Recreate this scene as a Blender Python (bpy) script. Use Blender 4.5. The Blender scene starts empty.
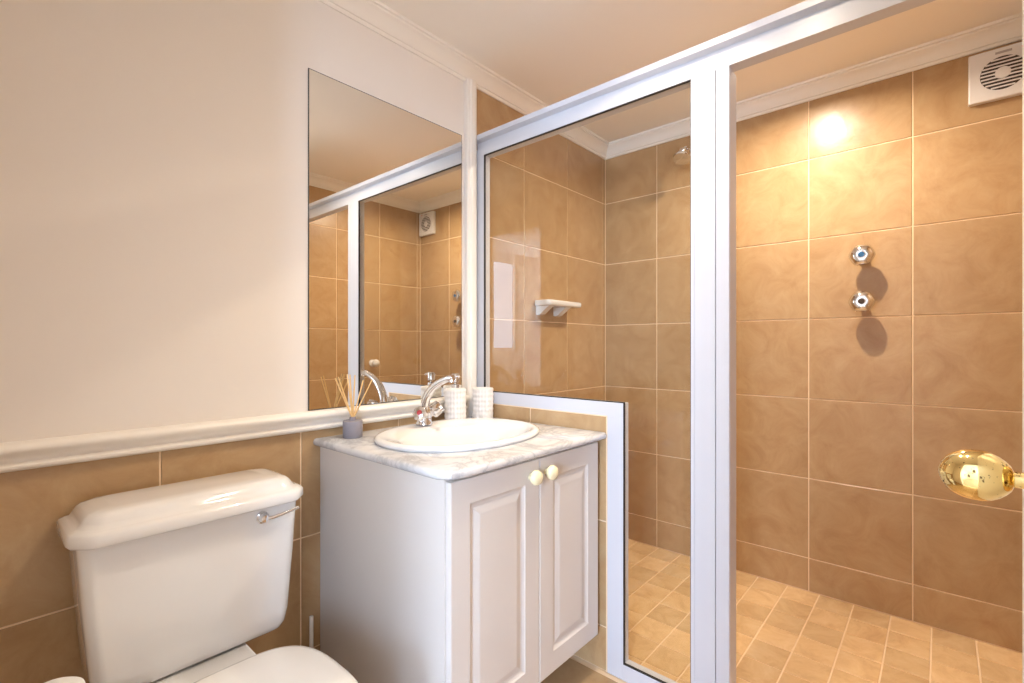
import bpy, bmesh, math, random
from mathutils import Vector, Matrix

random.seed(4)
scene = bpy.context.scene
COL = scene.collection
PI = math.pi

# ------------------------------------------------------------------ camera
FPX, CY, YAW = 484.84, 345.6, 0.723
CAM = Vector((0.0, -1.657, 1.233))
cam = bpy.data.cameras.new('camera')
cam.sensor_fit = 'HORIZONTAL'
cam.sensor_width = 36.0
cam.lens = FPX / 1024 * 36.0
cam.shift_y = (CY - 341.5) / 1024
cam.clip_start = 0.02
camo = bpy.data.objects.new('camera', cam)
COL.objects.link(camo)
camo.location = CAM
camo.rotation_euler = (PI / 2, 0, YAW - PI / 2)
scene.camera = camo

# ------------------------------------------------------------------ world, lights, exposure
DAY = (0.54, 0.72, 1.0)
WARM = (1.0, 0.86, 0.69)
w = bpy.data.worlds.new('world')
scene.world = w
w.use_nodes = True
bg = w.node_tree.nodes['Background']
bg.inputs['Color'].default_value = (*DAY, 1)
bg.inputs['Strength'].default_value = 64.0

def area(name, loc, rot, sx, sy, power, color, portal=False, disk=False):
    l = bpy.data.lights.new(name, 'AREA')
    l.shape = 'DISK' if disk else 'RECTANGLE'
    l.size = sx
    if not disk:
        l.size_y = sy
    l.energy = power
    l.color = color
    if portal:
        l.cycles.is_portal = True
    o = bpy.data.objects.new(name, l)
    COL.objects.link(o)
    o.location = loc
    o.rotation_euler = rot
    return o

# bedroom windows behind the camera (sky light comes in; the end-wall one is added fill)
area('window_light_portal', (-2.45, -3.56, 1.875), (-PI / 2, 0, PI), 0.6, 1.45, 1, (1, 1, 1), portal=True)
area('window_light_portal', (-4.06, -2.75, 1.60), (0, -PI / 2, 0), 1.6, 1.3, 1, (1, 1, 1), portal=True)
SPOTS = [((2.25, -1.18), 28.0, 160, 'recessed white ceiling downlight above the shower, hidden by the top rail'),
         ((1.15, -0.98), 10.5, 118, 'recessed white ceiling downlight over basin and toilet, outside the picture')]
FILL_BULB = ((1.00, -1.30), 8.5, 0.0)  # unseen bulb, added to lift the ceiling brightness
scene.view_settings.view_transform = 'Standard'
scene.view_settings.look = 'None'
scene.view_settings.exposure = -0.10
scene.view_settings.gamma = 1.0
scene.view_settings.use_curve_mapping = False

# ------------------------------------------------------------------ materials
def mat(name, color, rough=0.5, metal=0.0, coat=0.0, spec=0.5, bump=None, vary=None, emit=None):
    m = bpy.data.materials.new(name)
    m.use_nodes = True
    nt = m.node_tree
    b = nt.nodes['Principled BSDF']
    b.inputs['Base Color'].default_value = (*color, 1)
    b.inputs['Roughness'].default_value = rough
    b.inputs['Metallic'].default_value = metal
    b.inputs['Coat Weight'].default_value = coat
    b.inputs['Coat Roughness'].default_value = 0.06
    b.inputs['Specular IOR Level'].default_value = spec
    if emit:
        b.inputs['Emission Color'].default_value = (*emit[0], 1)
        b.inputs['Emission Strength'].default_value = emit[1]
    geo = nt.nodes.new('ShaderNodeNewGeometry')
    if vary:                                     # (scale, amount)
        n = nt.nodes.new('ShaderNodeTexNoise')
        n.inputs['Scale'].default_value = vary[0]
        n.inputs['Detail'].default_value = 4
        nt.links.new(geo.outputs['Position'], n.inputs['Vector'])
        mx = nt.nodes.new('ShaderNodeMix')
        mx.data_type = 'RGBA'
        mx.inputs['A'].default_value = (*[c * (1 - vary[1]) for c in color], 1)
        mx.inputs['B'].default_value = (*[min(1, c * (1 + vary[1])) for c in color], 1)
        nt.links.new(n.outputs['Fac'], mx.inputs['Factor'])
        nt.links.new(mx.outputs['Result'], b.inputs['Base Color'])
    if bump:                                     # (scale, strength)
        n = nt.nodes.new('ShaderNodeTexNoise')
        n.inputs['Scale'].default_value = bump[0]
        n.inputs['Detail'].default_value = 3
        nt.links.new(geo.outputs['Position'], n.inputs['Vector'])
        bp = nt.nodes.new('ShaderNodeBump')
        bp.inputs['Strength'].default_value = bump[1]
        bp.inputs['Distance'].default_value = 0.01
        nt.links.new(n.outputs['Fac'], bp.inputs['Height'])
        nt.links.new(bp.outputs['Normal'], b.inputs['Normal'])
    return m

def tile_mat(name, dark, mid, light, rough, rnd=0.10, scale=5.0):
    m = bpy.data.materials.new(name)
    m.use_nodes = True
    nt = m.node_tree
    L = nt.links
    b = nt.nodes['Principled BSDF']
    geo = nt.nodes.new('ShaderNodeNewGeometry')
    info = nt.nodes.new('ShaderNodeObjectInfo')
    off = nt.nodes.new('ShaderNodeVectorMath'); off.operation = 'SCALE'
    comb = nt.nodes.new('ShaderNodeCombineXYZ')
    for k in 'XYZ':
        L.new(info.outputs['Random'], comb.inputs[k])
    L.new(comb.outputs[0], off.inputs[0]); off.inputs['Scale'].default_value = 37.0
    add = nt.nodes.new('ShaderNodeVectorMath'); add.operation = 'ADD'
    L.new(geo.outputs['Position'], add.inputs[0]); L.new(off.outputs[0], add.inputs[1])
    n1 = nt.nodes.new('ShaderNodeTexNoise')
    n1.inputs['Scale'].default_value = scale; n1.inputs['Detail'].default_value = 6
    n1.inputs['Roughness'].default_value = 0.70; n1.inputs['Distortion'].default_value = 0.8
    L.new(add.outputs[0], n1.inputs['Vector'])
    cr = nt.nodes.new('ShaderNodeValToRGB')
    e = cr.color_ramp.elements
    e[0].position = 0.30; e[0].color = (*dark, 1)
    e[1].position = 0.74; e[1].color = (*light, 1)
    k = e.new(0.5); k.color = (*mid, 1)
    L.new(n1.outputs['Fac'], cr.inputs['Fac'])
    hsv = nt.nodes.new('ShaderNodeHueSaturation')
    mr = nt.nodes.new('ShaderNodeMapRange')
    mr.inputs['To Min'].default_value = 1 - rnd; mr.inputs['To Max'].default_value = 1 + rnd
    L.new(info.outputs['Random'], mr.inputs['Value'])
    L.new(mr.outputs[0], hsv.inputs['Value'])
    L.new(cr.outputs['Color'], hsv.inputs['Color'])
    L.new(hsv.outputs['Color'], b.inputs['Base Color'])
    b.inputs['Roughness'].default_value = rough
    b.inputs['Specular IOR Level'].default_value = 0.45
    n2 = nt.nodes.new('ShaderNodeTexNoise')
    n2.inputs['Scale'].default_value = 14; n2.inputs['Detail'].default_value = 4
    L.new(add.outputs[0], n2.inputs['Vector'])
    bp = nt.nodes.new('ShaderNodeBump')
    bp.inputs['Strength'].default_value = 0.22; bp.inputs['Distance'].default_value = 0.006
    L.new(n2.outputs['Fac'], bp.inputs['Height'])
    L.new(bp.outputs['Normal'], b.inputs['Normal'])
    return m

def marble_mat():
    m = bpy.data.materials.new('marble')
    m.use_nodes = True
    nt = m.node_tree; L = nt.links
    b = nt.nodes['Principled BSDF']
    geo = nt.nodes.new('ShaderNodeNewGeometry')
    n = nt.nodes.new('ShaderNodeTexNoise')
    n.inputs['Scale'].default_value = 4.0; n.inputs['Detail'].default_value = 8
    n.inputs['Roughness'].default_value = 0.65; n.inputs['Distortion'].default_value = 1.6
    L.new(geo.outputs['Position'], n.inputs['Vector'])
    cr = nt.nodes.new('ShaderNodeValToRGB')
    e = cr.color_ramp.elements
    e[0].position = 0.33; e[0].color = (0.68, 0.665, 0.65, 1)
    e[1].position = 0.68; e[1].color = (0.67, 0.66, 0.65, 1)
    for p, c in ((0.44, (0.60, 0.59, 0.59)), (0.49, (0.44, 0.435, 0.44)), (0.55, (0.61, 0.60, 0.60))):
        k = e.new(p); k.color = (*c, 1)
    L.new(n.outputs['Fac'], cr.inputs['Fac'])
    L.new(cr.outputs['Color'], b.inputs['Base Color'])
    b.inputs['Roughness'].default_value = 0.16
    return m

def glass_mat():
    m = bpy.data.materials.new('clear_glass')
    m.use_nodes = True
    nt = m.node_tree; L = nt.links
    nt.nodes.remove(nt.nodes['Principled BSDF'])
    out = nt.nodes['Material Output']
    tr = nt.nodes.new('ShaderNodeBsdfTransparent')
    tr.inputs['Color'].default_value = (0.955, 0.965, 0.955, 1)
    gl = nt.nodes.new('ShaderNodeBsdfGlossy')
    gl.inputs['Roughness'].default_value = 0.004
    fr = nt.nodes.new('ShaderNodeFresnel'); fr.inputs['IOR'].default_value = 1.5
    geo = nt.nodes.new('ShaderNodeNewGeometry')
    inv = nt.nodes.new('ShaderNodeMath'); inv.operation = 'SUBTRACT'; inv.inputs[0].default_value = 1.0
    L.new(geo.outputs['Backfacing'], inv.inputs[1])
    mul = nt.nodes.new('ShaderNodeMath'); mul.operation = 'MULTIPLY'
    L.new(fr.outputs[0], mul.inputs[0]); L.new(inv.outputs[0], mul.inputs[1])
    mx = nt.nodes.new('ShaderNodeMixShader')
    L.new(mul.outputs[0], mx.inputs[0]); L.new(tr.outputs[0], mx.inputs[1]); L.new(gl.outputs[0], mx.inputs[2])
    L.new(mx.outputs[0], out.inputs['Surface'])
    return m

M = {
    'paint': mat('wall_paint', (0.82, 0.76, 0.70), 0.55, bump=(60, 0.03)),
    'ceil': mat('ceiling_paint', (0.93, 0.89, 0.83), 0.7),
    'trim': mat('trim_paint', (0.86, 0.81, 0.74), 0.28),
    'tile': tile_mat('wall_tile_glaze', (0.40, 0.235, 0.108), (0.46, 0.292, 0.146), (0.52, 0.35, 0.190), 0.30, 0.05, 7.0),
    'ftile': tile_mat('floor_tile_glaze', (0.58, 0.36, 0.18), (0.70, 0.475, 0.25), (0.78, 0.57, 0.34), 0.34, 0.10, 8.0),
    'grout': mat('grout', (0.88, 0.68, 0.46), 0.8),
    'alu': mat('white_powder_coat', (0.62, 0.62, 0.66), 0.30),
    'rubber': mat('black_gasket', (0.015, 0.014, 0.013), 0.6),
    'china': mat('white_china', (0.83, 0.81, 0.79), 0.12, coat=0.6),
    'seat': mat('seat_plastic', (0.80, 0.78, 0.75), 0.22, coat=0.2),
    'lam': mat('cabinet_paint', (0.66, 0.605, 0.555), 0.36, vary=(3.0, 0.03)),
    'ivory': mat('ivory_knob', (0.88, 0.78, 0.50), 0.22, coat=0.4),
    'chrome': mat('chrome', (0.78, 0.78, 0.80), 0.07, metal=1.0),
    'brass': mat('polished_brass', (0.90, 0.72, 0.34), 0.08, metal=1.0),
    'mirror': mat('mirror_silver', (0.83, 0.81, 0.76), 0.0, metal=1.0),
    'edge': mat('mirror_edge', (0.05, 0.05, 0.05), 0.4),
    'black': mat('black_plastic', (0.02, 0.02, 0.022), 0.4),
    'white': mat('white_plastic', (0.80, 0.77, 0.76), 0.35),
    'dark': mat('fan_dark', (0.05, 0.035, 0.03), 0.6),
    'grey': mat('grey_print', (0.42, 0.38, 0.37), 0.5),
    'red': mat('red_marker', (0.35, 0.03, 0.03), 0.3),
    'blue': mat('blue_marker', (0.03, 0.12, 0.28), 0.3),
    'led': mat('red_led', (0.9, 0.25, 0.12), 0.3),
    'pot': mat('lilac_grey_stone', (0.27, 0.25, 0.28), 0.7, vary=(60, 0.12)),
    'collar': mat('grey_collar', (0.30, 0.27, 0.30), 0.5),
    'reed': mat('reed_wood', (0.72, 0.47, 0.20), 0.6),
    'ceramic': mat('textured_ceramic', (0.84, 0.80, 0.76), 0.35),
    'paper': mat('tissue_paper', (0.88, 0.86, 0.84), 0.9),
    'wood': mat('painted_door', (0.84, 0.80, 0.76), 0.35),
    'carpet': mat('bedroom_floor', (0.45, 0.36, 0.27), 0.8),
    'marble': marble_mat(),
    'glass': glass_mat(),
}

# tarnish flecks on the brass
nt = M['brass'].node_tree
b = nt.nodes['Principled BSDF']
n = nt.nodes.new('ShaderNodeTexNoise')
n.inputs['Scale'].default_value = 190; n.inputs['Detail'].default_value = 2
nt.links.new(nt.nodes.new('ShaderNodeNewGeometry').outputs['Position'], n.inputs['Vector'])
cr = nt.nodes.new('ShaderNodeValToRGB')
cr.color_ramp.elements[0].position = 0.30; cr.color_ramp.elements[0].color = (0.16, 0.09, 0.03, 1)
cr.color_ramp.elements[1].position = 0.36; cr.color_ramp.elements[1].color = (0.88, 0.69, 0.31, 1)
nt.links.new(n.outputs['Fac'], cr.inputs['Fac'])
nt.links.new(cr.outputs['Color'], b.inputs['Base Color'])

# ------------------------------------------------------------------ helpers
def obj(name, bm, m, parent=None, smooth=None):
    me = bpy.data.meshes.new(name)
    bmesh.ops.recalc_face_normals(bm, faces=bm.faces[:])
    bm.to_mesh(me)
    bm.free()
    if smooth is not None:
        me.polygons.foreach_set('use_smooth', [True] * len(me.polygons))
        if smooth:
            me.set_sharp_from_angle(angle=math.radians(smooth))
    for mm in (m if isinstance(m, (list, tuple)) else [m]):
        me.materials.append(M[mm])
    o = bpy.data.objects.new(name, me)
    COL.objects.link(o)
    if parent:
        o.parent = parent
        o.matrix_parent_inverse = Matrix.Translation(-parent.location)
    return o

def thing(name, label, cat, loc, group=None):
    o = bpy.data.objects.new(name, None)
    COL.objects.link(o)
    o.location = loc
    o.empty_display_size = 0.05
    return tag(o, label, cat, group)

def tag(o, label, cat, group=None):
    o['label'] = label
    o['category'] = cat
    if group:
        o['group'] = group
    return o

def struct(o, label=None, cat=None):
    o['kind'] = 'structure'
    if label:
        o['label'] = label
        o['category'] = cat
    return o

def B():
    return bmesh.new()

def box(bm, x0, x1, y0, y1, z0, z1):
    v = [bm.verts.new(p) for p in ((x0, y0, z0), (x1, y0, z0), (x1, y1, z0), (x0, y1, z0),
                                   (x0, y0, z1), (x1, y0, z1), (x1, y1, z1), (x0, y1, z1))]
    for f in ((0, 3, 2, 1), (4, 5, 6, 7), (0, 1, 5, 4), (1, 2, 6, 5), (2, 3, 7, 6), (3, 0, 4, 7)):
        bm.faces.new([v[i] for i in f])
    return bm

def bbox(x0, x1, y0, y1, z0, z1, r=0.003, seg=2):
    bm = box(B(), x0, x1, y0, y1, z0, z1)
    bmesh.ops.bevel(bm, geom=bm.edges[:], offset=r, segments=seg, profile=0.5, affect='EDGES')
    return bm

def loft(bm, rings, cap0=True, cap1=True, closed=True):
    vs = [[bm.verts.new(p) for p in r] for r in rings]
    n = len(rings[0])
    for a, b in zip(vs[:-1], vs[1:]):
        for i in range(n if closed else n - 1):
            j = (i + 1) % n
            bm.faces.new((a[i], a[j], b[j], b[i]))
    if cap0:
        bm.faces.new(vs[0][::-1])
    if cap1:
        bm.faces.new(vs[-1])
    return bm

def frame_of(d):
    d = Vector(d).normalized()
    u = Vector((0, 0, 1)) if abs(d.z) < 0.9 else Vector((1, 0, 0))
    a = d.cross(u).normalized()
    return d, a, a.cross(d).normalized()

def lathe(bm, base, axis, prof, seg=24):
    """prof: list of (radius, distance along axis)"""
    d, a, b = frame_of(axis)
    base = Vector(base)
    rings = []
    for r, t in prof:
        r = max(r, 1e-4)
        rings.append([base + d * t + a * (r * math.cos(2 * PI * i / seg)) + b * (r * math.sin(2 * PI * i / seg)) for i in range(seg)])
    return loft(bm, rings)

def spline(pts, n=8):
    P = [Vector(p) for p in pts]
    P = [2 * P[0] - P[1]] + P + [2 * P[-1] - P[-2]]
    out = []
    for i in range(1, len(P) - 2):
        for k in range(n):
            t = k / n
            out.append(0.5 * ((2 * P[i]) + (-P[i - 1] + P[i + 1]) * t + (2 * P[i - 1] - 5 * P[i] + 4 * P[i + 1] - P[i + 2]) * t * t
                              + (-P[i - 1] + 3 * P[i] - 3 * P[i + 1] + P[i + 2]) * t ** 3))
    out.append(P[-2])
    return out

def tube(bm, pts, rad, seg=12):
    P = [Vector(p) for p in pts]
    rings = []
    d, a, b = frame_of(P[1] - P[0])
    for i, p in enumerate(P):
        t = (P[min(i + 1, len(P) - 1)] - P[max(i - 1, 0)]).normalized()
        a = (a - t * a.dot(t)).normalized()
        b = t.cross(a)
        r = rad(i / (len(P) - 1)) if callable(rad) else rad
        rings.append([p + a * (r * math.cos(2 * PI * k / seg)) + b * (r * math.sin(2 * PI * k / seg)) for k in range(seg)])
    return loft(bm, rings)

def prism(bm, poly, fn, t0, t1):
    """poly: list of 2D points, fn(u, v, t) -> 3D"""
    return loft(bm, [[fn(u, v, t0) for u, v in poly], [fn(u, v, t1) for u, v in poly]])

def rrect(x0, x1, y0, y1, r, z, n=5):
    out = []
    for cx, cy, a0 in ((x1 - r, y1 - r, 0), (x0 + r, y1 - r, 90), (x0 + r, y0 + r, 180), (x1 - r, y0 + r, 270)):
        for k in range(n + 1):
            a = math.radians(a0 + 90 * k / n)
            out.append(Vector((cx + r * math.cos(a), cy + r * math.sin(a), z)))
    return out

# tiles: one mesh per size, shared
_tiles = {}
def tile_mesh(wd, ht, m, th=0.008, ch=0.0015):
    key = (round(wd, 4), round(ht, 4), m)
    if key in _tiles:
        return _tiles[key]
    a, b = wd / 2, ht / 2
    def r(i, z):
        return [(-a + i, -b + i, z), (a - i, -b + i, z), (a - i, b - i, z), (-a + i, b - i, z)]
    bm = loft(B(), [r(0, -th), r(0, -ch), r(ch, 0)])
    me = bpy.data.meshes.new('tile')
    bmesh.ops.recalc_face_normals(bm, faces=bm.faces[:])
    bm.to_mesh(me); bm.free()
    me.materials.append(M[m])
    _tiles[key] = me
    return me

GAP = 0.0052
def lay_tiles(parent, us, vs, place, m='tile', name='tile', gap=GAP):
    """us, vs: joint positions; place(u, v) -> matrix of a tile centred there, facing out"""
    for u0, u1 in zip(us[:-1], us[1:]):
        for v0, v1 in zip(vs[:-1], vs[1:]):
            wd, ht = u1 - u0 - gap, v1 - v0 - gap
            if wd < 0.01 or ht < 0.01:
                continue
            o = bpy.data.objects.new(name, tile_mesh(wd, ht, m))
            COL.objects.link(o)
            o.parent = parent
            o.matrix_local = place((u0 + u1) / 2, (v0 + v1) / 2)

def basis(x, y, z, o):
    return Matrix(((x[0], y[0], z[0], o[0]), (x[1], y[1], z[1], o[1]), (x[2], y[2], z[2], o[2]), (0, 0, 0, 1)))

# ------------------------------------------------------------------ dimensions
XR, W, XF = 2.809, 1.9685, 1.61
XD = -0.15                      # inner face of the door wall
ZCB, ZC = 2.4577, 2.535         # cornice bottom, ceiling
ROWS = [0.0, 0.166, 0.566, 0.966, 1.366, 1.766, 2.166, 2.49]

# ------------------------------------------------------------------ room shell
wl = struct(obj('wall_left', box(B(), XD - 0.12, XR + 0.12, 0.003, 0.13, -0.1, 2.75), 'grout'),
            'long wall with cream paint above brown tiles, behind toilet and vanity', 'wall')
obj('plaster', box(B(), XD, 1.585, -0.002, 0.0045, 0.955, ZC), 'paint', wl)
lay_tiles(wl, [XD, 0.371 - 0.404, 0.371, 0.775, 1.179, 1.583], [0.0, 0.166, 0.566, 0.962],
          lambda u, v: basis((1, 0, 0), (0, 0, 1), (0, -1, 0), (u, 0, v)))
lay_tiles(wl, [1.588, 1.9777, 2.3758, 2.774, XR], ROWS, lambda u, v: basis((1, 0, 0), (0, 0, 1), (0, -1, 0), (u, 0, v)))

wb = struct(obj('wall_back', box(B(), XR + 0.003, XR + 0.13, -W - 0.12, 0.0028, -0.1, 2.75), 'grout'),
            'brown tiled shower wall carrying the two chrome taps', 'wall')
lay_tiles(wb, [-W, -1.566, -1.1635, -0.761, -0.3585, 0.0], ROWS,
          lambda u, v: basis((0, -1, 0), (0, 0, 1), (-1, 0, 0), (XR, u, v)))

wr = struct(obj('wall_right', box(B(), XD - 0.12, XR + 0.0028, -W - 0.13, -W - 0.003, -0.1, 2.75), 'grout'),
            'tiled shower side wall facing the mirror', 'wall')
lay_tiles(wr, [1.18, 1.58, 1.9777, 2.3758, 2.774, XR], ROWS, lambda u, v: basis((-1, 0, 0), (0, 0, 1), (0, 1, 0), (u, -W, v)))
obj('plaster', box(B(), XD, 1.178, -W - 0.004, -W + 0.002, 0.0, ZC), 'paint', wr)

DY0, DY1, DZ = -1.74, -0.98, 2.30       # doorway
bm = B()
box(bm, XD - 0.12, XD, DY1, 0.0028, -0.1, 2.75)
box(bm, XD - 0.12, XD, -W - 0.0028, DY0, -0.1, 2.75)
box(bm, XD - 0.12, XD, DY0, DY1, DZ, 2.75)
struct(obj('wall_front', bm, 'paint'), 'cream painted wall with the doorway behind the camera', 'wall')
bm = B()
box(bm, XD - 0.13, XD + 0.012, DY1 - 0.02, DY1 + 0.05, 0, DZ + 0.05)
box(bm, XD - 0.13, XD + 0.012, DY0 - 0.05, DY0 + 0.02, 0, DZ + 0.05)
box(bm, XD - 0.13, XD + 0.012, DY0 + 0.02, DY1 - 0.02, DZ - 0.02, DZ + 0.05)
struct(obj('trim_1', bm, 'trim'), 'white door frame around the bathroom doorway', 'door frame')

fl = struct(obj('floor', box(B(), XD - 0.12, XR + 0.0028, -W - 0.0028, 0.0028, -0.1, -0.003), 'grout'), 'tiled bathroom and shower floor', 'floor')
lay_tiles(fl, [XF + 0.03] + [XR - 0.15 * k for k in range(7, 0, -1)] + [XR],
          [-W] + [-1.91 + 0.14 * k for k in range(14)] + [0.0],
          lambda u, v: basis((1, 0, 0), (0, 1, 0), (0, 0, 1), (u, v, 0)), 'ftile')
lay_tiles(fl, [XD] + [XF - 0.02 - 0.4 * k for k in range(4, -1, -1)], [-W, -1.6, -1.2, -0.8, -0.4, 0],
          lambda u, v: basis((1, 0, 0), (0, 1, 0), (0, 0, 1), (u, v, 0)), 'tile')

struct(obj('ceiling', box(B(), XD - 0.12, XR + 0.0028, -W - 0.0028, 0.0028, ZC, 2.75), 'ceil'), 'flat cream painted ceiling', 'ceiling')

# cornice, one mitred run around the room
prof = [(0.0, ZCB), (0.010, ZCB), (0.014, ZCB + 0.006), (0.014, ZCB + 0.012), (0.019, ZCB + 0.014), (0.026, ZCB + 0.032),
        (0.040, ZCB + 0.050), (0.058, ZCB + 0.060), (0.060, ZCB + 0.066), (0.068, ZCB + 0.068), (0.070, ZC), (0.0, ZC)]
bm = B()
rings = []
for sx, sy, cx, cy in ((1, -1, XD, 0), (-1, -1, XR, 0), (-1, 1, XR, -W), (1, 1, XD, -W), (1, -1, XD, 0)):
    rings.append([(cx + sx * (d - 0.002), cy + sy * (d - 0.002), z) for d, z in prof])
loft(bm, rings, False, False)
struct(obj('trim_2', bm, 'trim', smooth=35), 'white coved cornice running along the top of the walls', 'cornice')

# dado rail
prof = [(0.0, 0.935), (0.012, 0.935), (0.019, 0.938), (0.024, 0.943), (0.024, 0.949), (0.019, 0.953), (0.014, 0.955), (0.013, 0.960), (0.016, 0.967),
        (0.025, 0.973), (0.035, 0.980), (0.039, 0.988), (0.037, 0.996), (0.028, 1.003), (0.0, 1.005)]
struct(obj('trim_3', prism(B(), prof, lambda u, v, t: (t, -u, v), XD, 1.545), 'trim', smooth=50),
       'white moulded dado rail between brown tiles and painted wall', 'dado rail')
# vertical moulding at the shower end of the painted wall
prof = [(1.541, 0.0), (1.541, -0.022), (1.546, -0.026), (1.556, -0.027), (1.560, -0.032), (1.578, -0.034), (1.592, -0.032), (1.600, -0.024), (1.606, -0.012), (1.606, 0.0)]
struct(obj('trim_4', prism(B(), prof, lambda u, v, t: (u, v, t), 0.0, ZCB + 0.01), 'trim', smooth=40),
       'white vertical moulding between the mirror and the shower screen', 'moulding')

# low tiled wall under the shower screen
HX0, HX1, HY, HZ = XF, XF + 0.085, -0.715, 0.968
wh = struct(obj('wall_low', box(B(), HX0 + 0.003, HX1 - 0.003, HY + 0.003, 0.0, 0.0, HZ - 0.003), 'grout'),
            'low brown tiled partition between vanity and shower', 'wall')
hj = [HY, -0.339, 0.0]
lay_tiles(wh, hj, [0.0, 0.166, 0.566, HZ], lambda u, v: basis((0, -1, 0), (0, 0, 1), (-1, 0, 0), (HX0, u, v)))
lay_tiles(wh, hj, [0.0, 0.166, 0.566, HZ], lambda u, v: basis((0, 1, 0), (0, 0, 1), (1, 0, 0), (HX1, u, v)))
lay_tiles(wh, [HX0, HX1], [0.0, 0.166, 0.566, HZ], lambda u, v: basis((1, 0, 0), (0, 0, 1), (0, -1, 0), (u, HY, v)))
bm = B()
box(bm, HX0 - 0.001, HX0 + 0.006, HY - 0.001, -0.036, HZ - 0.004, HZ + 0.0005)
box(bm, HX0 - 0.001, HX0 + 0.006, HY - 0.001, HY + 0.004, 0, HZ - 0.004)
obj('edge_trim', bm, 'grout', wh)

# bedroom beyond the doorway; its end-wall window is added to brighten post and vanity
BX, BY = -4.0, -3.5
bm = B()
box(bm, BX - 0.12, XD - 0.1201, BY - 0.12, 0.3, -0.1, 0.0)
struct(obj('floor', bm, 'carpet'), 'bedroom floor beyond the doorway behind the camera', 'floor')
bm = B()
box(bm, BX - 0.12, XD - 0.12, BY - 0.12, 0.3, 2.7, 2.8)
struct(obj('ceiling', bm, 'ceil'), 'bedroom ceiling beyond the doorway behind the camera', 'ceiling')
bm = B()
wx0, wx1, wz0, wz1 = -2.75, -2.15, 1.15, 2.60
box(bm, BX - 0.12, wx0, BY - 0.12, BY, 0, 2.7)
box(bm, wx1, XD, BY - 0.12, BY, 0, 2.7)
box(bm, wx0, wx1, BY - 0.12, BY, 0, wz0)
box(bm, wx0, wx1, BY - 0.12, BY, wz1, 2.7)
struct(obj('wall_bedroom_right', bm, 'paint'), 'bedroom window wall behind the camera', 'wall')
bm = B()
vy0, vy1, vz0, vz1 = -3.4, -2.1, 0.8, 2.4
box(bm, BX - 0.12, BX, BY, vy0, 0, 2.7)
box(bm, BX - 0.12, BX, vy1, 0.2, 0, 2.7)
box(bm, BX - 0.12, BX, vy0, vy1, 0, vz0)
box(bm, BX - 0.12, BX, vy0, vy1, vz1, 2.7)
struct(obj('wall_bedroom_end', bm, 'paint'), 'bedroom end wall with an added fill-light window behind the camera', 'wall')
struct(obj('wall_bedroom_left', box(B(), BX - 0.12, XD - 0.12, 0.2, 0.3, 0, 2.7), 'paint'), 'bedroom wall behind the camera', 'wall')
struct(obj('wall_bedroom_side', box(B(), XD - 0.12, XD, BY, -W - 0.13, 0, 2.75), 'paint'), 'bedroom wall beside the bathroom doorway', 'wall')

def window(name, label, along_x, a0, a1, z0, z1, p):
    def f(a, b, c0, c1):        # box spanning a..b along the wall, c0..c1 in height
        return box(B(), a, b, p - 0.03, p + 0.03, c0, c1) if along_x else box(B(), p - 0.03, p + 0.03, a, b, c0, c1)
    root = struct(thing(name, label, 'window', ((a0 + a1) / 2, p, z0) if along_x else (p, (a0 + a1) / 2, z0)))
    for r in ((a0, a0 + 0.05, z0, z1), (a1 - 0.05, a1, z0, z1), (a0 + 0.05, a1 - 0.05, z0, z0 + 0.05),
              (a0 + 0.05, a1 - 0.05, z1 - 0.05, z1)):
        obj('window_frame', f(*r), 'wood', root)

window('window_1', 'white framed bedroom window in the wall behind the camera', True, wx0, wx1, wz0, wz1, BY - 0.06)
window('window_fill', 'added white framed fill-light window in the bedroom end wall behind the camera', False, vy0, vy1, vz0, vz1, BX - 0.06)  # added opening: lets extra daylight reach the screen post and vanity side

# open bathroom door, right edge of the picture
DX1, DYF = 0.80, -1.7275
door = struct(obj('door_1', bbox(XD + 0.014, DX1, DYF - 0.04, DYF, 0.008, DZ - 0.025, 0.002), 'wood'),
              'white open bathroom door with a brass knob at the right edge', 'door')
kx, kz = 0.675, 1.103
obj('rose', lathe(B(), (kx, DYF, kz), (0, 1, 0), [(0.026, 0), (0.026, 0.002), (0.022, 0.004), (0.010, 0.006)], 28), 'brass', door, 30)
obj('neck', lathe(B(), (kx, DYF, kz), (0, 1, 0), [(0.0082, 0.003), (0.0078, 0.012), (0.0078, 0.019)], 20), 'brass', door, 30)
kn = obj('door_knob', lathe(B(), (kx, DYF, kz), (0, 1, 0),
    [(0.0078, 0.0165), (0.0125, 0.0185), (0.0165, 0.0220), (0.0205, 0.0265), (0.0238, 0.0325), (0.0252, 0.0395), (0.0250, 0.0470), (0.0235, 0.0540),
     (0.0205, 0.0605), (0.0165, 0.0655), (0.0110, 0.0695), (0.0060, 0.0715), (0.0, 0.0725)], 40), 'brass', door, 0)
kn['label'] = 'polished brass door knob'

# ------------------------------------------------------------------ mirror
mi = thing('wall_mirror', 'tall frameless mirror on the painted wall, above the dado rail beside the basin', 'mirror', (1.16, -0.006, 1.006))
obj('mirror_glass', box(B(), 0.8005, 1.5195, -0.0065, -0.006, 1.0085, 2.1995), 'mirror', mi)
obj('mirror_edge', box(B(), 0.798, 1.522, -0.006, -0.002, 1.006, 2.202), 'edge', mi)

# ------------------------------------------------------------------ shower screen
sc = thing('shower_screen', 'white framed glass shower screen with top rail and open doorway', 'shower screen', (XF + 0.02, -0.8, 0))
X0, X1 = XF, XF + 0.04
ft, fhw, fb = 2.123, 1.0205, 0.059
gy0, gy1, hyi = -0.062, -1.034, -0.783
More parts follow.
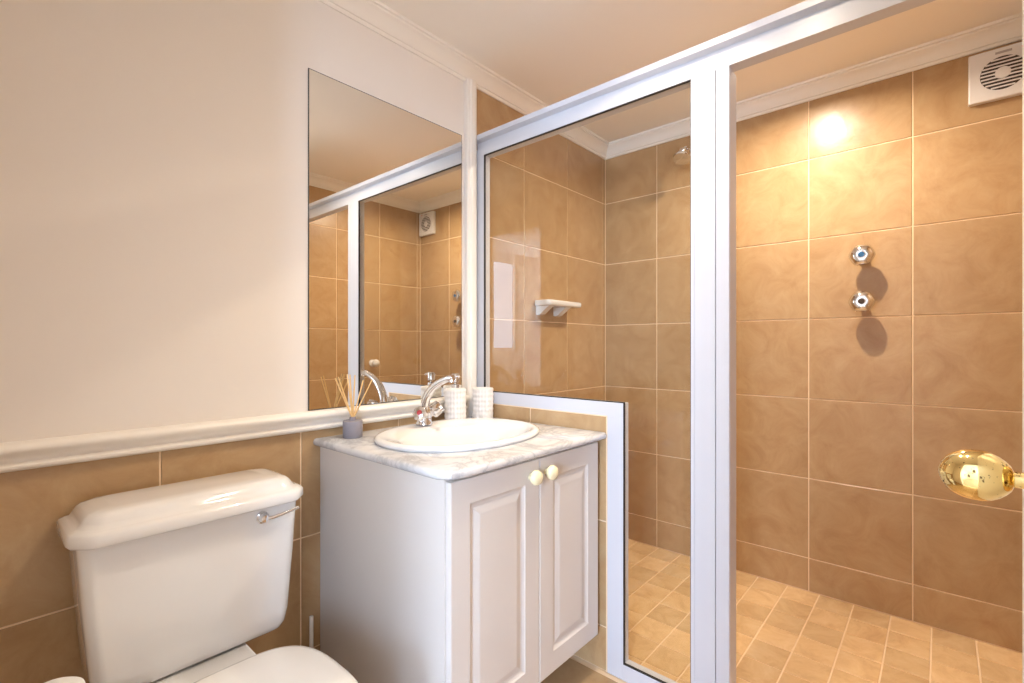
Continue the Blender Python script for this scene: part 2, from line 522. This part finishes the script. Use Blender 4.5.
# header: lower lip, recessed channel, upper lip
prof = [(X0, ft), (X1 + 0.01, ft), (X1 + 0.01, 2.226), (X0, 2.226), (X0 - 0.010, 2.222), (X0 - 0.010, 2.200), (X0 + 0.016, 2.194), (X0 + 0.016, 2.162), (X0, 2.155)]
obj('top_rail', prism(B(), prof, lambda u, v, t: (u, t, v), -W + 0.001, -0.001), 'alu', sc)
obj('wall_jamb', bbox(X0 - 0.002, X1, gy0, -0.001, HZ + 0.0005, ft, 0.0015), 'alu', sc)
obj('ledge_rail', bbox(X0 - 0.002, X1, hyi, gy0, HZ + 0.0005, fhw, 0.0015), 'alu', sc)
obj('drop_stile', bbox(X0 - 0.002, X1, hyi, HY - 0.002, 0.0005, HZ + 0.0005, 0.0015), 'alu', sc)
obj('bottom_rail', bbox(X0 - 0.002, X1, gy1, hyi, 0.0005, fb, 0.0015), 'alu', sc)
bm = prism(B(), [(X0 - 0.002, gy1), (X0 - 0.002, gy1 - 0.010), (X0, gy1 - 0.012), (X0 - 0.002, gy1 - 0.014), (X0 - 0.002, -1.113), (X1, -1.113), (X1, gy1)],
           lambda u, v, t: (u, v, t), 0.0005, ft)
obj('post', bm, 'alu', sc)
bm = prism(B(), [(X0 - 0.001, -1.1155), (X0 - 0.001, -1.155), (X0 + 0.004, -1.157), (X0 + 0.030, -1.157), (X0 + 0.032, -1.153), (X0 + 0.080, -1.153), (X0 + 0.080, -1.1155)],
           lambda u, v, t: (u, v, t), 0.0005, ft)
obj('door_jamb', bm, 'alu', sc)
obj('end_jamb', bbox(X0, X1, -W + 0.001, -W + 0.04, 0.0005, ft, 0.0015), 'alu', sc)
obj('threshold', bbox(X0, X1, -W + 0.04, -1.155, 0.0005, 0.018, 0.002), 'alu', sc)
gx = X0 + 0.009
Lp = [(gy0, fhw), (gy0, ft), (gy1, ft), (gy1, fb), (hyi, fb), (hyi, fhw)]
gp = obj('glass_pane', prism(B(), Lp, lambda u, v, t: (t, u, v), gx, gx + 0.006), 'glass', sc)
# black rubber gasket round the pane
bm = B()
g = 0.0034
ga, gb = X0 - 0.001, gx - 0.0005
box(bm, ga, gb, gy0 - g, gy0, fhw, ft)
box(bm, ga, gb, gy1, gy0 - g, ft - g, ft)
box(bm, ga, gb, gy1, gy1 + g * 0.6, fb, ft - g)
box(bm, ga, gb, gy1 + g * 0.6, hyi, fb, fb + g)
box(bm, ga, gb, hyi - g, hyi, fb + g, fhw)
box(bm, ga, gb, hyi - g, gy0 - g, fhw, fhw + g)
obj('gasket', bm, 'rubber', sc)

# ------------------------------------------------------------------ vanity
VX0, VX1, VY, VZ0, VZ1 = 0.842, 1.582, -0.676, 0.145, 0.879
va = thing('vanity_cabinet', 'cream two door vanity cabinet under the marble counter', 'cabinet', (1.21, -0.35, VZ0))
bm = B()
box(bm, VX0, VX0 + 0.016, VY, -0.004, VZ0, VZ1)
box(bm, VX1 - 0.016, VX1, VY, -0.004, VZ0, VZ1)
box(bm, VX0 + 0.016, VX1 - 0.016, VY, -0.004, VZ0, VZ0 + 0.016)
box(bm, VX0 + 0.016, VX1 - 0.016, -0.012, -0.004, VZ0 + 0.016, VZ1)
box(bm, VX0 + 0.016, VX1 - 0.016, VY, VY + 0.016, VZ1 - 0.05, VZ1)
obj('body', bm, 'lam', va)

def vdoor(x0, x1, kxx):
    z0, z1 = VZ0 + 0.002, VZ1 - 0.008
    yf = VY - 0.018
    def r(i, d):
        return [(x0 + i, yf + d, z0 + i), (x1 - i, yf + d, z0 + i), (x1 - i, yf + d, z1 - i), (x0 + i, yf + d, z1 - i)]
    bm = loft(B(), [r(0, 0.0175), r(0, 0.004), r(0.0012, 0.0012), r(0.004, 0), r(0.070, 0), r(0.0735, 0.0035), r(0.080, 0.007), r(0.088, 0.0075),
                    r(0.094, 0.0055), r(0.108, 0.0015), r(0.112, 0.001)])
    d = obj('door', bm, 'lam', va)
    k = obj('knob', lathe(B(), (kxx, yf, 0.822), (0, -1, 0), [(0.012, 0), (0.011, 0.005), (0.013, 0.009), (0.020, 0.013), (0.0235, 0.018), (0.0235, 0.027),
                          (0.0205, 0.034), (0.012, 0.038), (0.0, 0.039)], 24), 'ivory', d, 0)
    k['label'] = 'round ivory door knob'
vdoor(0.848, 1.2245, 1.180)
vdoor(1.2275, VX1, 1.262)

# counter with a bullnose edge and an oval cut-out for the basin
CZ, CT = 0.905, 0.026
CX0, CX1, CYF = 0.818, XF - 0.0035, -0.7155
SX, SY, SA, SB = 1.205, -0.345, 0.318, 0.252
N = 72
def ell(a, b, z, cx=SX, cy=SY, n=N, e=2.15):
    out = []
    for i in range(n):
        t = 2 * PI * i / n
        c, s = math.cos(t), math.sin(t)
        out.append(Vector((cx + a * math.copysign(abs(c) ** (2 / e), c), cy + b * math.copysign(abs(s) ** (2 / e), s), z)))
    return out
def ctr(i, z):
    """counter outline at N angles seen from the basin centre, rounded front left corner"""
    x0, x1, y0, y1, r = CX0 + i, CX1, CYF + i, -0.0005, 0.05
    out = []
    for k in range(N):
        t = 2 * PI * k / N
        c, s = math.cos(t), math.sin(t)
        rad = min((x1 - SX) / c if c > 1e-6 else 9, (x0 - SX) / c if c < -1e-6 else 9, (y1 - SY) / s if s > 1e-6 else 9, (y0 - SY) / s if s < -1e-6 else 9)
        x, y = SX + rad * c, SY + rad * s
        out.append([x, y, z])
    # snap nearest samples to the three square corners, round the fourth
    for px, py in ((x0, y1), (x1, y1), (x1, y0)):
        q = min(out, key=lambda p: (p[0] - px) ** 2 + (p[1] - py) ** 2)
        q[0], q[1] = px, py
    cx, cy = x0 + r, y0 + r
    near = [p for p in out if p[0] < cx + 0.012 and p[1] < cy + 0.012]
    for p in near:
        dx, dy = p[0] - cx, p[1] - cy
        if dx < 0 and dy < 0:
            l = math.hypot(dx, dy)
            p[0], p[1] = cx + dx / l * r, cy + dy / l * r
    return [Vector(p) for p in out]
h = CT
bm = loft(B(), [ell(0.28, 0.215, CZ - h), ctr(0.010, CZ - h), ctr(0.003, CZ - h + 0.004), ctr(0.0, CZ - h + 0.010), ctr(0.0, CZ - 0.010), ctr(0.003, CZ - 0.004),
                ctr(0.010, CZ), ell(0.28, 0.215, CZ)], False, False)
vl = list(bm.verts)
for i in range(N):
    j = (i + 1) % N
    bm.faces.new((vl[7 * N + i], vl[7 * N + j], vl[j], vl[i]))
co = obj('countertop', bm, 'marble', smooth=40)
tag(co, 'white and grey veined marble countertop on the vanity cabinet', 'countertop')

# basin
rings = [ell(SA - 0.006, SB - 0.006, CZ + 0.0003), ell(SA, SB, CZ + 0.006), ell(SA + 0.001, SB + 0.001, CZ + 0.013), ell(SA - 0.006, SB - 0.006, CZ + 0.019),
         ell(SA - 0.018, SB - 0.018, CZ + 0.0205), ell(SA - 0.030, SB - 0.028, CZ + 0.017)]
inner = [(SA - 0.050, SB - 0.080, 0.012, -0.036), (SA - 0.062, SB - 0.092, 0.000, -0.038), (SA - 0.075, SB - 0.104, -0.030, -0.038), (SA - 0.098, SB - 0.120, -0.075, -0.036),
         (SA - 0.14, SB - 0.145, -0.110, -0.032), (SA - 0.20, SB - 0.18, -0.128, -0.028), (0.026, 0.026, -0.133, -0.026)]
for a, b, dz, dy in inner:
    rings.append(ell(a, b, CZ + dz, SX, SY + dy))
si = thing('basin', 'white oval drop-in washbasin set into the marble countertop', 'sink', (SX, SY, CZ))
obj('bowl', loft(B(), rings, False, True), 'china', si, 60)
obj('drain', lathe(B(), (SX, SY - 0.026, CZ - 0.134), (0, 0, 1), [(0.0, 0), (0.024, 0.0015), (0.024, 0.004), (0.017, 0.0045), (0.0, 0.003)], 24), 'chrome', si, 30)
ov = obj('overflow', lathe(B(), (SX, SY + 0.115, CZ - 0.045), (0, -1, 0.35), [(0.0, 0), (0.011, 0.0), (0.011, 0.003), (0.007, 0.003), (0.0, 0.001)], 16), 'chrome', si, 30)

# basin mixer
FX, FY, FZ = 1.197, -0.142, CZ + 0.0208
fa = thing('basin_mixer', 'chrome basin mixer tap with curved spout and two angled handles', 'faucet', (FX, FY, FZ))
obj('base', lathe(B(), (FX, FY, FZ), (0, 0, 1), [(0.033, 0), (0.033, 0.005), (0.029, 0.010), (0.028, 0.030), (0.030, 0.045), (0.028, 0.058), (0.020, 0.068), (0.0, 0.070)], 28), 'chrome', fa, 40)
sp = spline([(FX, FY + 0.004, FZ + 0.045), (FX, FY - 0.010, FZ + 0.092), (FX, FY - 0.040, FZ + 0.134), (FX, FY - 0.085, FZ + 0.164), (FX, FY - 0.135, FZ + 0.183), (FX, FY - 0.168, FZ + 0.188)], 6)
obj('spout', tube(B(), sp, lambda t: 0.0185 - 0.0065 * t, 16), 'chrome', fa, 40)
obj('aerator', lathe(B(), (FX, FY - 0.160, FZ + 0.188), (0, -0.15, -1), [(0.0110, 0), (0.0110, 0.015), (0.009, 0.017), (0.0, 0.016)], 16), 'chrome', fa, 40)
for s, mk in ((-1, 'red'), (1, 'blue')):
    d = Vector((0.80, -0.25, 0.55) if s > 0 else (-0.70, -0.62, 0.34)).normalized()
    p0 = Vector((FX + s * 0.012, FY - 0.004, FZ + 0.032))
    hp = [(0.014, 0.0), (0.014, 0.016), (0.018, 0.020), (0.025, 0.024), (0.027, 0.032), (0.026, 0.056), (0.024, 0.063), (0.016, 0.067), (0.0, 0.068)]
    bm = B()
    dd, a, b = frame_of(d)
    seg = 32
    rr = []
    for k, (r, t) in enumerate(hp):
        fl_ = 0.10 if 3 <= k <= 6 else 0.0
        rr.append([p0 + dd * t + (a * math.cos(2 * PI * i / seg) + b * math.sin(2 * PI * i / seg)) * max(r * (1 + fl_ * math.cos(8 * 2 * PI * i / seg)), 1e-4) for i in range(seg)])
    hn = obj('handle', loft(bm, rr), 'chrome', fa, 40)
    obj('marker', lathe(B(), p0 + d * 0.0662, d, [(0.0100, 0), (0.0100, 0.002), (0.0, 0.003)], 16), mk, hn, 40)
obj('waste_lever', lathe(B(), (FX - 0.004, FY + 0.022, FZ), (0, 0, 1), [(0.004, 0), (0.004, 0.030), (0.009, 0.034), (0.009, 0.042), (0.0, 0.044)], 14), 'black', fa, 40)

# textured ceramic pieces
def bumpy(cx, cy, z0, z1, r, name, parent, cup):
    """cylinder with an embossed diagonal lattice"""
    bm = B()
    nu, nv = 100, 44
    rings = []
    for j in range(nv + 1):
        t = j / nv
        z = z0 + (z1 - z0) * t
        ring = []
        for i in range(nu):
            a = 2 * PI * i / nu
            k = 20
            u = math.sin(a * k / 2 + t * 20) * math.sin(a * k / 2 - t * 20)
            rr_ = r + 0.0020 * u * (1 if 0 < j < nv else 0) - (0.002 if j in (0, nv) else 0)
            ring.append((cx + rr_ * math.cos(a), cy + rr_ * math.sin(a), z))
        rings.append(ring)
    def circ(q, z):
        return [(cx + q * math.cos(2 * PI * i / nu), cy + q * math.sin(2 * PI * i / nu), z) for i in range(nu)]
    if cup:
        rings += [circ(r - 0.007, z1 - 0.001), circ(r - 0.008, z0 + 0.02), circ(r * 0.5, z0 + 0.012)]
    else:
        rings += [circ(r - 0.012, z1 + 0.002), circ(0.018, z1 + 0.003)]
    loft(bm, rings)
    return obj(name, bm, 'ceramic', parent, 0 if cup else 50)

sd = thing('soap_dispenser', 'white embossed ceramic soap dispenser with chrome pump, nearer the mixer tap', 'soap dispenser', (1.408, -0.088, CZ), 'bathroom accessories on the counter')
bumpy(1.408, -0.088, CZ, 1.048, 0.0455, 'bottle', sd, False)
obj('pump_collar', lathe(B(), (1.408, -0.088, 1.050), (0, 0, 1), [(0.017, 0), (0.017, 0.016), (0.013, 0.018), (0.006, 0.019), (0.006, 0.036), (0.0, 0.036)], 20), 'chrome', sd, 40)
obj('pump_head', lathe(B(), (1.408, -0.088, 1.074), (0, 0, 1), [(0.012, 0), (0.0165, 0.003), (0.0165, 0.036), (0.014, 0.039), (0.0, 0.040)], 20), 'chrome', sd, 40)
obj('pump_nozzle', tube(B(), [(1.406, -0.098, 1.104), (1.402, -0.112, 1.105), (1.400, -0.120, 1.101)], 0.0048, 10), 'chrome', sd, 40)
tm = thing('tumbler', 'white embossed ceramic tumbler in the corner beside the shower screen', 'tumbler', (1.558, -0.106, CZ), 'bathroom accessories on the counter')
bumpy(1.558, -0.106, CZ, 1.042, 0.0465, 'cup', tm, True)

# reed diffuser
RX, RY = 0.926, -0.078
rd = thing('reed_diffuser', 'small grey reed diffuser pot with wooden sticks on the counter edge', 'reed diffuser', (RX, RY, CZ))
obj('pot', lathe(B(), (RX, RY, CZ), (0, 0, 1), [(0.0325, 0), (0.0340, 0.002), (0.0340, 0.058), (0.0330, 0.0595), (0.010, 0.0600)], 32), 'pot', rd, 40)
obj('collar', lathe(B(), (RX, RY, CZ + 0.0595), (0, 0, 1), [(0.011, 0), (0.011, 0.013), (0.007, 0.0135), (0.007, 0.005)], 20), 'collar', rd, 40)
for tx, ty, tz in ((-0.056, 0.020, 1.118), (-0.046, 0.018, 1.122), (0.008, 0.052, 1.128), (0.018, 0.050, 1.126), (0.062, -0.030, 1.112), (0.030, 0.036, 1.124), (0.055, 0.020, 1.105)):
    b0 = (RX - tx * 0.09, RY - ty * 0.09, CZ + 0.050)
    obj('reed', tube(B(), [b0, (RX + tx, RY + ty, tz)], 0.0025, 6), 'reed', rd)

# ------------------------------------------------------------------ toilet
TX = 0.423
to = thing('toilet', 'white close-coupled toilet with cistern and closed seat', 'toilet', (TX, -0.4, 0))
def tk(hw, yf, z, r=0.030):
    return rrect(TX - hw - 0.010, TX + hw + 0.010, yf + 0.001, -0.014, r, z, 6)
obj('cistern', loft(B(), [tk(0.165, -0.165, 0.390), tk(0.187, -0.184, 0.392), tk(0.203, -0.194, 0.400), tk(0.211, -0.199, 0.415), tk(0.218, -0.202, 0.45), tk(0.232, -0.204, 0.62), tk(0.243, -0.206, 0.780)]), 'china', to, 40)
def ld(i, z):
    c = 0.045 - i * 0.35
    x0, x1, y0, y1 = TX - 0.271 + i, TX + 0.268 - i, -0.239 + i, -0.008 - i * 0.25
    f = 0.012
    pts = []
    for (cx, cy, sx, sy, cc) in ((x1, y1, 1, 1, 0.02), (x0, y1, -1, 1, 0.02), (x0, y0, -1, -1, c), (x1, y0, 1, -1, c)):
        a = [(cx, cy - sy * cc * 1.25), (cx - sx * cc * 0.10, cy - sy * cc * 0.80), (cx - sx * cc * 0.75, cy - sy * cc * 0.12), (cx - sx * cc * 1.15, cy)]
        if sx * sy < 0:
            a = a[::-1]
        pts += [Vector((px, py, z)) for px, py in a]
    return pts
obj('cistern_lid', loft(B(), [ld(0.012, 0.7745), ld(0.003, 0.775), ld(0.0, 0.780), ld(0.0, 0.800), ld(0.004, 0.806), ld(0.014, 0.810), ld(0.022, 0.812), ld(0.028, 0.822), ld(0.034, 0.832),
                              ld(0.042, 0.838), ld(0.060, 0.842), ld(0.085, 0.8435)]), 'china', to, 55)
lv = obj('flush_lever', lathe(B(), (0.566, -0.2045, 0.743), (0, -1, 0), [(0.017, 0), (0.017, 0.005), (0.013, 0.008), (0.011, 0.018), (0.010, 0.024), (0.0, 0.026)], 24), 'chrome', to, 40)
lv['label'] = 'chrome flush lever'
obj('lever_arm', tube(B(), spline([(0.566, -0.222, 0.743), (0.59, -0.228, 0.743), (0.625, -0.230, 0.748), (0.660, -0.230, 0.754)], 5), lambda t: 0.0055 - 0.0012 * t, 10), 'chrome', lv, 40)

def egg(a, lb, lf, z, cy=-0.585, e=2.5, n=56):
    out = []
    for i in range(n):
        t = 2 * PI * i / n
        c, s = math.cos(t), math.sin(t)
        ee = e if s > 0 else 2.1
        l = lb if s > 0 else lf
        out.append(Vector((TX + a * math.copysign(abs(c) ** (2 / ee), c), cy + l * math.copysign(abs(s) ** (2 / ee), s), z)))
    return out
obj('pan', loft(B(), [egg(0.115, 0.30, 0.11, 0.0005), egg(0.112, 0.30, 0.105, 0.03), egg(0.105, 0.28, 0.09, 0.12), egg(0.125, 0.28, 0.12, 0.22), egg(0.165, 0.26, 0.17, 0.32),
                      egg(0.182, 0.25, 0.195, 0.385), egg(0.184, 0.25, 0.198, 0.398), egg(0.176, 0.24, 0.19, 0.402)]), 'china', to, 50)
sh = loft(B(), [rrect(TX - 0.085, TX + 0.085, -0.45, -0.05, 0.03, 0.0005), rrect(TX - 0.09, TX + 0.09, -0.45, -0.05, 0.03, 0.25), rrect(TX - 0.105, TX + 0.105, -0.42, -0.03, 0.03, 0.365),
                rrect(TX - 0.112, TX + 0.112, -0.42, -0.03, 0.03, 0.384), rrect(TX - 0.108, TX + 0.108, -0.415, -0.035, 0.03, 0.3892)])
obj('pan_shelf', sh, 'china', to, 40)
obj('seat', loft(B(), [egg(0.185, 0.228, 0.200, 0.405), egg(0.190, 0.233, 0.205, 0.410), egg(0.190, 0.233, 0.205, 0.422), egg(0.185, 0.228, 0.200, 0.428)]), 'seat', to, 40)
obj('seat_lid', loft(B(), [egg(0.190, 0.232, 0.205, 0.4295, e=3.4), egg(0.196, 0.238, 0.211, 0.434, e=3.4), egg(0.197, 0.239, 0.212, 0.440, e=3.4), egg(0.192, 0.234, 0.207, 0.4475, e=3.4),
                           egg(0.180, 0.222, 0.195, 0.4515, e=3.4), egg(0.12, 0.15, 0.13, 0.4545), egg(0.03, 0.04, 0.03, 0.4555)]), 'seat', to, 0)
for s in (-1, 1):
    obj('hinge', lathe(B(), (TX + s * 0.075 - 0.02, -0.352, 0.418), (1, 0, 0), [(0.011, 0), (0.0125, 0.002), (0.0125, 0.038), (0.011, 0.04)], 16), 'seat', to, 40)

# roll on a stand at the lower left corner
tr = thing('toilet_roll_stand', 'white paper roll on a slim chrome stand beside the cistern', 'toilet roll', (0.118, -0.30, 0))
obj('base', lathe(B(), (0.118, -0.30, 0.0005), (0, 0, 1), [(0.075, 0), (0.075, 0.006), (0.068, 0.010), (0.01, 0.013)], 32), 'chrome', tr, 40)
obj('pole', lathe(B(), (0.118, -0.30, 0.010), (0, 0, 1), [(0.007, 0), (0.007, 0.508)], 14), 'chrome', tr, 40)
obj('roll', lathe(B(), (0.118, -0.30, 0.428), (0, 0, 1), [(0.050, 0), (0.054, 0.002), (0.056, 0.02), (0.056, 0.085), (0.053, 0.096), (0.042, 0.103), (0.020, 0.105), (0.008, 0.104)], 32), 'paper', tr, 50)
# water pipe
pp = obj('water_pipe', tube(B(), [(0.800, -0.024, 0.0), (0.800, -0.024, 0.295)], 0.0065, 12), 'trim', smooth=40)
tag(pp, 'thin white water pipe rising from the floor between toilet and vanity', 'pipe')

# ------------------------------------------------------------------ shower fittings
ds = thing('soap_dish', 'white ceramic soap shelf on the tiled shower wall', 'soap dish', (2.20, -0.06, 1.43))
def sh_(i, z, x0=2.045, x1=2.365, y0=-0.118):
    return rrect(x0 + i, x1 - i, y0 + i, -0.0005, 0.030 - i * 0.5, z, 5)
obj('tray', loft(B(), [sh_(0.012, 1.448), sh_(0.003, 1.452), sh_(0.0, 1.458), sh_(0.0, 1.474), sh_(0.004, 1.478), sh_(0.010, 1.477), sh_(0.016, 1.466)]), 'china', ds, 40)
for x in (2.075, 2.235):
    bm = prism(B(), [(-0.0005, 1.450), (-0.095, 1.450), (-0.070, 1.435), (-0.030, 1.405), (-0.012, 1.400), (-0.0005, 1.404)], lambda u, v, t: (t, u, v), x, x + 0.045)
    obj('bracket', bm, 'china', ds)

for z, mk, lb in ((1.650, 'blue', 'upper round chrome shower tap with blue centre on tiled wall'), (1.436, 'dark', 'lower round chrome shower tap with dark centre on tiled wall')):
    ty = -1.388
    t = thing('shower_tap', lb, 'shower tap', (XR, ty, z), 'pair of shower taps')
    obj('flange', lathe(B(), (XR - 0.0005, ty, z), (-1, 0, 0), [(0.034, 0), (0.034, 0.004), (0.028, 0.010), (0.019, 0.014)], 28), 'chrome', t, 40)
    obj('stem', lathe(B(), (XR - 0.0005, ty, z), (-1, 0, 0), [(0.018, 0.010), (0.018, 0.055)], 20), 'chrome', t, 40)
    seg = 36
    rr = []
    for k, (r, d) in enumerate([(0.019, 0.045), (0.036, 0.051), (0.047, 0.059), (0.050, 0.071), (0.045, 0.083), (0.033, 0.092), (0.019, 0.096), (0.013, 0.094), (0.0, 0.094)]):
        am = 0.03 if 1 <= k <= 5 else 0
        rr.append([(XR - d, ty + max(r, 1e-4) * (1 + am * math.cos(6 * 2 * PI * i / seg)) * math.cos(2 * PI * i / seg),
                    z + max(r, 1e-4) * (1 + am * math.cos(6 * 2 * PI * i / seg)) * math.sin(2 * PI * i / seg)) for i in range(seg)])
    hd = obj('handle', loft(B(), rr), 'chrome', t, 45)
    obj('marker', lathe(B(), (XR - 0.093, ty, z), (-1, 0, 0), [(0.012, 0), (0.012, 0.003), (0.0, 0.0045)], 16), mk, hd, 40)

sy, sz = -0.590, 2.315
hd = thing('wall_shower', 'chrome shower head on a short wall arm behind the white post', 'shower head', (XR, sy, sz))
obj('flange', lathe(B(), (XR - 0.0005, sy, sz + 0.02), (-1, 0, 0), [(0.030, 0), (0.029, 0.005), (0.018, 0.012), (0.010, 0.014)], 24), 'chrome', hd, 40)
obj('arm', tube(B(), spline([(XR - 0.004, sy, sz + 0.02), (XR - 0.07, sy, sz + 0.035), (XR - 0.13, sy, sz + 0.025), (XR - 0.165, sy, sz)], 6), 0.0095, 12), 'chrome', hd, 40)
obj('rose', lathe(B(), (XR - 0.160, sy, sz + 0.006), (-0.45, 0, -1), [(0.014, 0), (0.022, 0.005), (0.022, 0.018), (0.017, 0.024), (0.026, 0.036), (0.044, 0.050), (0.048, 0.060), (0.045, 0.066), (0.0, 0.067)], 28), 'chrome', hd, 40)

# extractor fan
fy, fz, fh = -1.848, 2.338, 0.1015
fx = XR - 0.0005
fn = thing('extractor_fan', 'square white extractor fan with round grille near the shower ceiling', 'extractor fan', (XR, fy, fz))
bm = bbox(fx - 0.030, fx, fy - fh, fy + fh, fz - fh, fz + fh, 0.004)
obj('housing', bm, 'white', fn)
obj('opening', lathe(B(), (fx - 0.0295, fy, fz - 0.002), (-1, 0, 0), [(0.067, 0), (0.067, 0.0012), (0.0, 0.0012)], 40), 'dark', fn, 40)
R = 0.066
for k in range(9):
    zz = -0.056 + k * 0.014
    hwid = math.sqrt(max(R * R - zz * zz, 0))
    obj('slat', box(B(), fx - 0.034, fx - 0.0305, fy - hwid, fy + hwid, fz - 0.002 + zz - 0.0026, fz - 0.002 + zz + 0.0026), 'white', fn)
obj('hub', lathe(B(), (fx - 0.0305, fy, fz - 0.002), (-1, 0, 0), [(0.024, 0), (0.022, 0.004), (0.0, 0.0055)], 28), 'white', fn, 40)
obj('badge', box(B(), fx - 0.0308, fx - 0.0298, fy - 0.026, fy + 0.022, fz + 0.077, fz + 0.086), 'grey', fn)
obj('indicator_light', lathe(B(), (fx - 0.0295, fy - 0.058, fz + 0.082), (-1, 0, 0), [(0.005, 0), (0.005, 0.003), (0.0, 0.004)], 12), 'led', fn, 40)

# white round knob on the side wall, seen in the mirror
wk = thing('wall_hook', 'white round knob hook on the tiled side wall, reflected in the mirror', 'hook', (2.30, -W, 1.085))
obj('backplate', lathe(B(), (2.30, -W + 0.0005, 1.085), (0, 1, 0), [(0.030, 0), (0.030, 0.005), (0.024, 0.009)], 24), 'white', wk, 40)
obj('knob', lathe(B(), (2.30, -W, 1.085), (0, 1, 0), [(0.012, 0.005), (0.012, 0.025), (0.024, 0.034), (0.032, 0.050), (0.030, 0.066), (0.018, 0.076), (0.0, 0.079)], 24), 'white', wk, 0)

# ------------------------------------------------------------------ ceiling lamps: a recessed spot in the shower, an added bulb to brighten the ceiling
M['lens'] = mat('lamp_lens', (0.9, 0.9, 0.9), 0.3, emit=(WARM, 12.0))
for (x, y), pw, spread, lb in SPOTS:
    t = thing('downlight', lb, 'downlight', (x, y, ZC), 'recessed ceiling downlights')
    obj('ring', lathe(B(), (x, y, ZC - 0.005), (0, 0, 1), [(0.030, 0.0), (0.041, 0.0), (0.044, 0.002), (0.044, 0.0048), (0.030, 0.0048)], 32), 'white', t, 40)
    obj('lens', lathe(B(), (x, y, ZC - 0.003), (0, 0, 1), [(0.0, 0.0), (0.030, 0.0), (0.030, 0.0025)], 28), 'lens', t, 40)
    area('downlight_lamp', (x, y, ZC - 0.0062), (0, 0, 0), 0.055, 0.055, pw, WARM, disk=True).data.spread = math.radians(spread)

(x, y), pw, drop = FILL_BULB
t = thing('added_fill_bulb', 'added fill bulb on the ceiling just inside the bathroom door, outside the picture', 'lamp', (x, y, ZC))
obj('cup', lathe(B(), (x, y, ZC - 0.0005), (0, 0, -1), [(0.036, 0), (0.036, 0.006), (0.018, 0.010), (0.016, 0.014 + drop), (0.0, 0.014 + drop)], 28), 'white', t, 40)
r = 0.027
M['bulb'] = mat('fill_bulb_glow', (0.9, 0.9, 0.9), 0.4, emit=(WARM, pw / (PI * 4 * PI * r * r)))
bm = B()
bmesh.ops.create_uvsphere(bm, u_segments=20, v_segments=12, radius=r, matrix=Matrix.Translation((x, y, ZC - 0.014 - drop - r * 0.98)))
obj('bulb', bm, 'bulb', t, 0)
